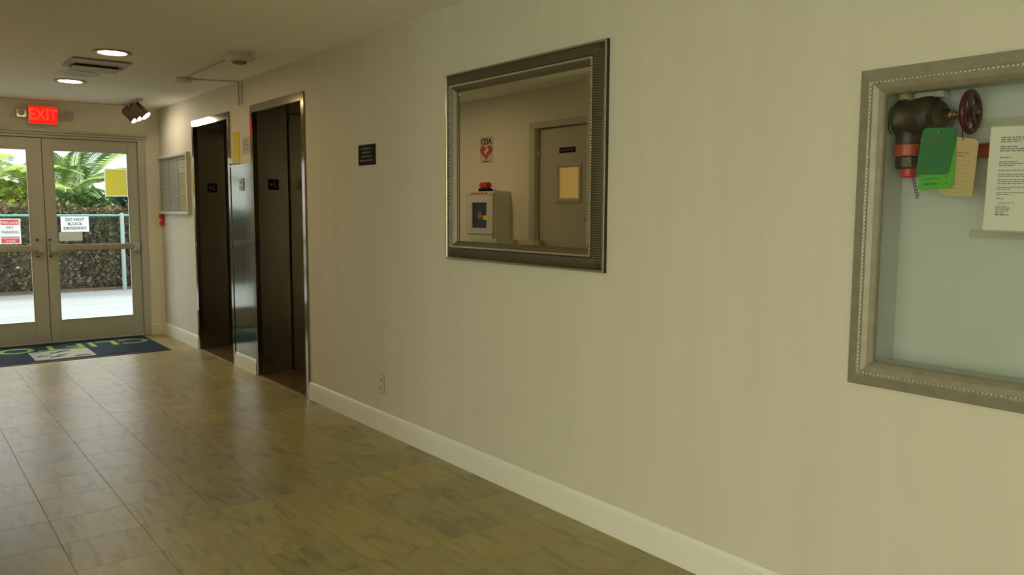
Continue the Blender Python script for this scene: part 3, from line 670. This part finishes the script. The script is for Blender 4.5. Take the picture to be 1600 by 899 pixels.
MB().lathe([(.045, -.056), (.045, -.066), (.038, -.070)], (1.925, 5.40, ZC), (0, 0, 1), 24).build('chamber', mat('vent_brown', (.22, .13, .08), .6), sd, smooth=True)
sn = thing('ceiling_sensor', 'small boxy ivory sensor on the ceiling with surface cables', 'sensor', (1.93, 6.70, ZC))
MB().lathe([(.055, -.0005), (.055, -.02)], (1.935, 6.70, ZC), (0, 0, 1), 24).build('base', M_plastic, sn, smooth=True)
MB().lathe([(.066, -.020), (.070, -.030), (.050, -.036)], (1.935, 6.70, ZC), (0, 0, 1), 24).build('head', M_paper, sn, smooth=True)
cd = thing('cable_raceway', 'thin painted cable raceway linking detector, sensor and lift wall', 'raceway', (1.93, 6.0, ZC))
def race(p0, p1, n):
    p0 = Vector(p0); p1 = Vector(p1); d = (p1-p0).normalized(); s_ = d.cross(Vector(n)).normalized()*.007
    MB().slab([p0-s_, p0+s_, p1+s_, p1-s_], n, .010).build('raceway_run', M_louver, cd, bevel=.001)
race((1.925, 5.48, ZC-.0005), (1.935, 6.645, ZC-.0005), (0, 0, -1)); race((1.985, 6.70, ZC-.0005), (W-.001, 6.57, ZC-.0005), (0, 0, -1))
race((W-.0005, 6.575, ZC-.012), (W-.0005, 6.575, 2.19), (-1, 0, 0)); race((W-.0005, 6.50, ZC-.012), (W-.0005, 6.50, 2.19), (-1, 0, 0))

tl = thing('track_light', 'three chrome spotlights on a ceiling track by the exit corner', 'spotlight', (1.97, 8.52, ZC))
MB().box(1.945, 1.995, 8.22, 8.82, ZC-.022, ZC-.0005).build('track', M_chrome, tl, bevel=.004)
for k, y in enumerate((8.30, 8.51, 8.72)):
    ax = Vector((.56, -.42, -.70)).normalized(); c = Vector((1.965, y, ZC-.075))
    MB().lathe([(.010, 0), (.010, .045)], (1.97, y, ZC-.066), (0, 0, 1), 12).build('swivel_arm', M_chrome, tl, smooth=True)
    hd = MB().lathe([(.030, -.035), (.042, -.028), (.046, .0), (.046, .095), (.050, .10), (.050, .118), (.046, .118), (.044, .105)], c, ax, 28, False)
    hd.lathe([(.030, -.035), (.002, -.036)], c, ax, 28, False)
    h = hd.build('lamp_head', M_spothead, tl, smooth=True)
    MB().lathe([(.0435, .106), (.03, .111), (.002, .113)], c, ax, 24, False).build('lamp', M_spot, h, smooth=True)
wr = MB().rod((.30, D-.012, ZC-.012), (1.95, 8.80, ZC-.010), .005, 8).build('ceiling_wire', M_louver)
tag(wr, 'thin surface wire along the ceiling to the spotlight track', 'wire')

# unseen lobby ceiling panels, added to fill the lobby with warm light
for k, (x, y) in enumerate(((-1.2, -1.6), (-1.2, .9))):
    t = thing('fill_panel_light', 'unseen square fill light panel in the lobby ceiling nearer the corridor' if k else 'unseen square fill light panel in the lobby ceiling nearer the south wall', 'fill light', (x, y, ZC), 'added lobby fill panels')
    b = MB(); sweep_rect(b, Pc, x-.31, x+.31, y-.31, y+.31, [(0, .0005), (0, .012), (.03, .012), (.03, .002)]); b.build('frame', M_white, t)
    MB().box(x-.28, x+.28, y-.28, y+.28, ZC-.006, ZC-.001).build('diffuser', mat('panel_glow', (1, .95, .8), .6, emit=(1, .88, .58), estr=8), t)

# ---------------------------------------------------------------- left wall, seen in the mirror
dY0, dY1, dZ = LDOOR
d3 = thing('door_3', 'cream painted door with a small amber window and dark plate', None, (XL, (dY0+dY1)/2, 0), kind='structure')
WY0, WY1, WZ0, WZ1 = 4.852, 5.112, 1.452, 1.711
sl = wall_mesh('x', XL-.075, XL-.035, dY0+.004, dY1-.038, .008, dZ-.012, [(WY0, WY1, WZ0, WZ1)]); weld(sl.build('slab', M_doorp, d3))
Pl = lambda a, c, h: (XL-.035+h, a, c)
b = MB(); sweep_rect(b, Pl, WY0-.03, WY1+.03, WZ0-.035, WZ1+.035, [(0, 0), (0, .008), (.026, .010), (.031, .002), (.031, -.02)]); b.build('window_frame', M_doorp, d3)
MB().box(XL-.058, XL-.052, WY0+.001, WY1-.001, WZ0+.001, WZ1-.001).build('window_pane', M_amber, d3)
pl = MB().box(XL-.035, XL-.030, 4.897, 5.095, 1.830, 1.875).build('door_plate', M_black, d3, bevel=.001)
bars('lettering', M_ltext, (XL-.030, 4.897, 1.830), *LW, [(.02, .18, .014, .016)], pl)
MB().lathe([(.026, 0), (.026, .008), (.018, .016)], (XL-.035, 4.75, 1.28), (1, 0, 0), 20).build('deadbolt', M_chrome, d3, smooth=True)
MB().lathe([(.03, 0), (.03, .006), (.012, .012), (.012, .035), (.027, .045), (.027, .06), (.015, .068)], (XL-.035, 4.70, .96), (1, 0, 0), 20).build('door_knob', M_chrome, d3, smooth=True)
for z in (.25, 1.108, 1.85): MB().rod((XL-.028, 5.366, z-.04), (XL-.028, 5.366, z+.04), .008).build('hinge', M_chrome, d3, smooth=True)
t2 = thing('trim_2', 'painted frame around the small-window door', None, (XL, (dY0+dY1)/2, 0), kind='structure')
for y0, y1 in ((dY0-.045, dY0), (dY1-.035, dY1+.045)): MB().box(XL-.19, XL+.014, y0, y1, 0, dZ).build('jamb', M_doorp, t2, bevel=.004)
MB().box(XL-.19, XL+.014, dY0-.045, dY1+.045, dZ-.008, dZ+.045).build('head', M_doorp, t2, bevel=.004)
MB().box(XL-.30, XL-.21, dY0-.2, dY1+.2, 0, 2.3).build('backing_wall', M_endwall, t2)

ad = thing('aed_wall_sign', 'white AED wall sign with a red heart above the cabinet', 'sign', (XL, 6.09, 1.795))
MB().box(XL+.0005, XL+.003, 5.985, 6.19, 1.79, 2.03).build('plate', mat('sign_white', (.62, .58, .45), .6), ad)
text('lettering', 'AED', .078, M_black, (XL+.003, 6.087, 1.985), *LW, ad, .0008, 1.10, .0016)
ht = []
for k in range(40):
    q = 2*math.pi*k/40; hx = 16*math.sin(q)**3; hy = 13*math.cos(q)-5*math.cos(2*q)-2*math.cos(3*q)-math.cos(4*q)
    ht.append((XL+.003, 6.087+hx*.0060, 1.893+hy*.0046))
hb = MB().slab(ht, (1, 0, 0), .001).build('heart', M_red, ad)
MB().slab([(XL+.0042, 6.087+a*.004, 1.893+c*.004) for a, c in ((-9, 7), (-1, 9), (1, 3), (9, 2), (1, -9), (0, -2), (-6, 0))], (1, 0, 0), .0008).build('bolt', M_wtext, hb)
MB().box(XL+.003, XL+.0038, 6.03, 6.145, 1.800, 1.806).build('rule', M_black, ad)

cX, cY0, cY1, cZ0, cZ1 = XL+.20, 5.714, 6.152, .68, 1.518
ac = thing('aed_cabinet', 'white defibrillator wall cabinet with window and red strobe on top', 'cabinet', (XL, (cY0+cY1)/2, cZ0))
cw = mat('cabinet_enamel', (.70, .68, .58), .4)
MB().box(XL+.0005, cX-.02, cY0, cY1, cZ0, cZ1).build('body', cw, ac, bevel=.006)
fd = weld(wall_mesh('x', cX-.02, cX, cY0+.012, cY1-.012, 1.133, 1.485, [(5.815, 6.042, 1.187, 1.418)]).build('upper_door', cw, ac))
MB().box(cX-.018, cX-.012, 5.81, 6.047, 1.182, 1.423).build('window_pane', M_navy, fd)
dv = MB().lathe([(.035, 0), (.035, .004)], (cX-.012, 5.93, 1.30), (1, 0, 0), 20).build('device_badge', mat('device_badge_paint', (.28, .17, .08), .5), fd)
MB().box(cX+.0005, cX+.004, 5.78, 5.868, 1.262, 1.300).build('yellow_tab', M_lemon, fd, bevel=.001)
fd2 = weld(wall_mesh('x', cX-.02, cX, cY0+.012, cY1-.012, cZ0+.02, 1.125, [(5.805, 6.042, .80, 1.09)]).build('lower_door', cw, ac))
MB().box(cX-.018, cX-.012, 5.80, 6.047, .795, 1.095).build('window_pane', M_navy, fd2)
MB().box(cX-.02, cX-.002, cY0, cY1, 1.487, cZ1).build('header_strip', cw, ac, bevel=.003)
bars('lettering', M_redtext, (cX-.002, cY0, 1.487), *LW, [(.09, .35, .009, .012)], ac)
MB().box(XL+.07, XL+.13, 5.895, 6.04, cZ1, cZ1+.03).build('strobe_base', M_black, ac, bevel=.003)
MB().box(XL+.072, XL+.128, 5.90, 6.035, cZ1+.03, cZ1+.085).build('strobe_lens', M_red, ac, bevel=.012)

# ---------------------------------------------------------------- outside
M_pave = mat('pale_concrete', (.235, .25, .245), .85, vary=((.5, 3, 1), (.17, .185, .18), .35, .7))
M_pave_bounce = mat('bounce_paving', (.62, .64, .62), .85)  # unseen ground, kept whiter than the drive to bounce daylight onto the ceiling
struct(MB().box(-30, 30, D+.14, 60, -.2, -.012).build('pavement', M_pave), 'sunlit pale concrete drive outside the exit doors')
struct(MB().box(-30, XW_-.3, -30, D+.14, -.2, -.012).build('pavement_front', M_pave_bounce), 'unseen paving outside the lobby windows, kept pale to bounce daylight in')
struct(MB().box(-12, 14, 14.55, 17.5, -.011, .03).build('planting_bed', mat('mulch', (.12, .08, .05), .95, bump=((30, 30, 30), .8, .03))), 'brown mulch planting bed behind the fence')
FY = 14.4
M_fgreen = mat('green_vinyl', (.06, .20, .165), .45)
M_fpost = mat('pale_green_post', (.17, .24, .215), .5)
fe = thing('chain_link_fence', 'low green chain link fence along the drive', 'fence', (2.5, FY, 0))
MB().rod((-3, FY, 1.225), (8, FY, 1.225), .019, 10).build('top_rail', M_fgreen, fe, smooth=True)
for x in (-2.9, .1, 3.10, 6.1):
    p_ = MB().lathe([(.033, 0), (.033, 1.26), (.024, 1.275), (.002, 1.28)], (x, FY, -.01), (0, 0, 1), 14).build('post', M_fpost, fe, smooth=True)
wm = MB(); s_ = .058; r_ = .0016
for k in range(int(-1.2/s_)-3, int(11/s_)+3):
    for sg_ in (1, -1):
        x0 = -3+k*s_; x1 = x0+1.18
        if sg_ < 0: x0, x1 = x1, x0
        z0, z1 = .03, 1.21
        if min(x0, x1) < -3 or max(x0, x1) > 8: continue
        wm.box(0, 0, 0, 0, 0, 0); wm.v = wm.v[:-8]; wm.f = wm.f[:-6]
        a = Vector((x0, FY+.022*sg_*.3+.02, z0)); b = Vector((x1, FY+.022*sg_*.3+.02, z1))
        wm.lathe([(r_, 0), (r_, (b-a).length)], a, b-a, 4, False)
o = wm.build('wire_mesh', mat('mesh_wire', (.030, .045, .038), .6), fe); o['kind'] = 'stuff'
def fsign(name, label, x0, x1, z0, z1, m, cat='sign'):
    t = thing(name, label, cat, ((x0+x1)/2, FY-.03, z0)); MB().box(x0, x1, FY-.034, FY-.030, z0, z1).build('plate', m, t, bevel=.0015); return t
M_signw = mat('sign_face_white', (.42, .42, .41), .5); M_signr = mat('sign_face_red', (.32, .018, .016), .5)
y_ = FY-.0345
t = fsign('parking_sign', 'red and white fire lane no parking sign on the fence', 1.372, 1.652, .79, 1.18, M_signw)
MB().box(1.392, 1.632, y_-.0006, y_, 1.085, 1.165).build('red_band', M_signr, t); MB().box(1.392, 1.632, y_-.0006, y_, .805, .905).build('red_band', M_signr, t)
text('lettering', 'FIRE LANE', .052, M_signw, (1.512, y_-.001, 1.118), *EW, t, .0005, .95)
text('lettering', 'NO', .06, mat('sign_ink', (.04, .04, .04), .8, spec=.1), (1.512, y_-.001, 1.045), *EW, t, .0005); text('lettering', 'PARKING', .06, mat('sign_ink', (.04, .04, .04), .8, spec=.1), (1.512, y_-.001, .972), *EW, t, .0005, .9)
text('lettering', 'TOW-AWAY', .042, M_signw, (1.512, y_-.001, .880), *EW, t, .0005); text('lettering', 'ZONE', .045, M_signw, (1.512, y_-.001, .832), *EW, t, .0005)
t = fsign('driveway_sign', 'white do not block driveway sign on the fence', 2.20, 2.60, .966, 1.212, M_signw)
for s_, z in (('DO NOT', 1.160), ('BLOCK', 1.092), ('DRIVEWAY', 1.022)): text('lettering', s_, .066, mat('sign_ink', (.04, .04, .04), .8, spec=.1), (2.40, y_-.001, z), *EW, t, .0005, 1, .001)
fsign('blank_sign', 'blank tan board below the white driveway sign', 2.165, 2.50, .822, .962, M_tan, 'board')

def leaf_mat(name, c1, c2):
    m = mat(name, c1, .5, spec=.35, vary=((3, 3, 3), c2, .35, .65)); return m
M_hedge = leaf_mat('hedge_leaf', (.125, .135, .050), (.20, .125, .085))
M_palm = leaf_mat('palm_leaf', (.13, .22, .045), (.07, .15, .04))
M_palm_y = leaf_mat('yellow_palm_leaf', (.24, .30, .035), (.14, .24, .03))
M_dgreen = leaf_mat('dark_shrub_leaf', (.03, .06, .03), (.05, .10, .045))
M_bark = mat('palm_bark', (.30, .24, .17), .9)
def shrub(name, x0, x1, y0, y1, h, n, m, label, group, sz=.06):
    t = thing(name, label, 'shrub', ((x0+x1)/2, (y0+y1)/2, .03), group)
    b = MB()
    for _ in range(n):
        x = random.uniform(x0, x1); y = y0+(y1-y0)*random.random()**2.2; z = .05+(h-.05)*random.random()**.8
        q = Vector((x, y, z)); d = Vector((random.gauss(0, 1), random.gauss(-.7, .8), random.gauss(.2, .8))).normalized(); s_ = d.cross(Vector((random.random(), random.random(), 1))).normalized()
        L_ = sz*random.uniform(.7, 1.5)
        b.add([q, q+d*L_*.5+s_*L_*.28, q+d*L_, q+d*L_*.5-s_*L_*.28], [(0, 1, 2, 3)])
    f = b.build('foliage', m, t); f['kind'] = 'stuff'
    st = MB()
    for k in range(7):
        xx = x0+(x1-x0)*(k+.5)/7; st.tube([(xx, (y0+y1)/2, 0), (xx+random.uniform(-.1, .1), (y0+y1)/2+random.uniform(-.1, .1), h*.9)], .012, 5)
    st.build('stems', M_bark, t)
    return t
lbs = ['brown-green hedge shrub far behind the fence end', 'brown-green hedge shrub behind the fire lane sign', 'brown-green hedge shrub behind the driveway sign', 'dark hedge shrub behind the pale fence post', 'dark hedge shrub past the fence post']
for k, x in enumerate((-.6, .65, 1.9, 3.15, 4.4)):
    shrub('hedge_shrub', x-.58, x+.58, 14.62, 15.35, 1.28+.1*random.random(), 6500, M_hedge if k < 3 else M_dgreen if k == 4 else M_hedge, lbs[k], 'hedge shrubs behind the fence', .085)

def frond_mesh(name, L_, m, droop, nl=30, wid=.42):
    b = MB(); pts = []
    for i in range(15):
        t = i/14; pts.append(Vector((L_*(t-.12*t*t), 0, L_*(.95*t-droop*t*t))))
    b.tube(pts, .010, 4)
    for i in range(nl):
        t = .18+.82*i/nl; k = t*14; j = min(int(k), 13); p = pts[j].lerp(pts[j+1], k-j); tg = (pts[j+1]-pts[j]).normalized()
        ln = wid*math.sin(math.pi*(.12+.85*t))**.7
        for s_ in (1, -1):
            d = (tg*.65+Vector((0, s_, 0))*.8+Vector((0, 0, -.18))).normalized(); e = p+d*ln+Vector((0, 0, -.12*ln)); mpt = p+d*ln*.45; wv = tg*.02+Vector((0, 0, .006))
            b.add([p, mpt+wv, e, mpt-wv], [(0, 1, 2, 3)])
    me = bpy.data.meshes.new(name); me.from_pydata(b.v, [], b.f); me.materials.append(m); return me
FM = [frond_mesh('frond', 2.0, M_palm, .78), frond_mesh('frond', 2.2, M_palm_y, .95), frond_mesh('frond', 1.7, M_palm, 1.15), frond_mesh('frond', 1.8, M_palm_y, .70)]
def palm(x, y, h, kinds, n, label, sc=1.0):
    t = thing('areca_palm', label, 'palm', (x, y, .03), 'palms behind the fence')
    for k in range(3):
        a = k*2.1; MB().tube([(x+.1*math.cos(a), y+.1*math.sin(a), .03), (x+.16*math.cos(a), y+.16*math.sin(a), h*.6), (x+.1*math.cos(a), y+.1*math.sin(a), h)], .035, 8).build('trunk', M_bark, t, smooth=True)
    for k in range(n):
        o = bpy.data.objects.new('frond', FM[random.choice(kinds)]); COL.objects.link(o); o.parent = t
        o.location = (.08*math.cos(k), .08*math.sin(k), h-.03-.25*random.random())
        o.rotation_euler = (random.uniform(-.2, .2), -random.uniform(-.15, .75), k*2.4+random.uniform(-.3, .3)); s_ = sc*random.uniform(.8, 1.1); o.scale = (s_, s_, s_)
    return t
palm(1.30, 16.3, 1.35, (1, 3), 18, 'yellow-green bushy palm behind the fire lane sign', .85)
palm(2.45, 16.7, 1.30, (0, 2, 1), 16, 'green arching palm behind the driveway sign', .85)
palm(3.70, 16.5, 1.05, (0, 2), 14, 'short dark green palm behind the pale fence post', .75)
palm(3.0, 17.6, 1.75, (0, 1, 3), 15, 'taller feathery palm between the arching palm and the short one', .85)
palm(.1, 17.0, 1.4, (1, 0), 12, 'tall yellow-green palm farther along than the fire lane sign', .9)
palm(5.0, 17.0, 1.3, (0, 2), 12, 'green palm past the fence post', .9)
shrub('leafy_shrub', .8, 2.15, 15.6, 16.0, 1.85, 1500, M_palm_y, 'bright green leafy shrub behind the hedge under the yellow palm', 'leafy shrubs', .16)
shrub('leafy_shrub', 2.3, 3.2, 15.6, 16.0, 1.62, 900, M_palm, 'green leafy shrub behind the hedge under the arching palm', 'leafy shrubs', .15)
shrub('leafy_shrub', 3.3, 4.4, 15.6, 16.0, 1.75, 1400, M_dgreen, 'dark green leafy shrub behind the hedge under the short palm', 'leafy shrubs', .14)
bl = thing('white_building', 'pale rendered building behind the palms', 'building', (2, 23, 0))
weld(wall_mesh('y', 23, 23.3, -6, 9, -.01, 3.6, [(7.0, 8.3, 1.2, 2.6), (-1.5, -.2, 1.2, 2.6)]).build('wall', mat('white_render', (.50, .50, .49), .8), bl))
for x0 in (7.0, -1.5):
    MB().box(x0, x0+1.3, 23.12, 23.14, 1.2, 2.6).build('window', M_navy, bl)
MB().box(-6.1, 9.1, 22.85, 23.4, 3.6, 3.75).build('roof_edge', M_signw, bl, bevel=.01)
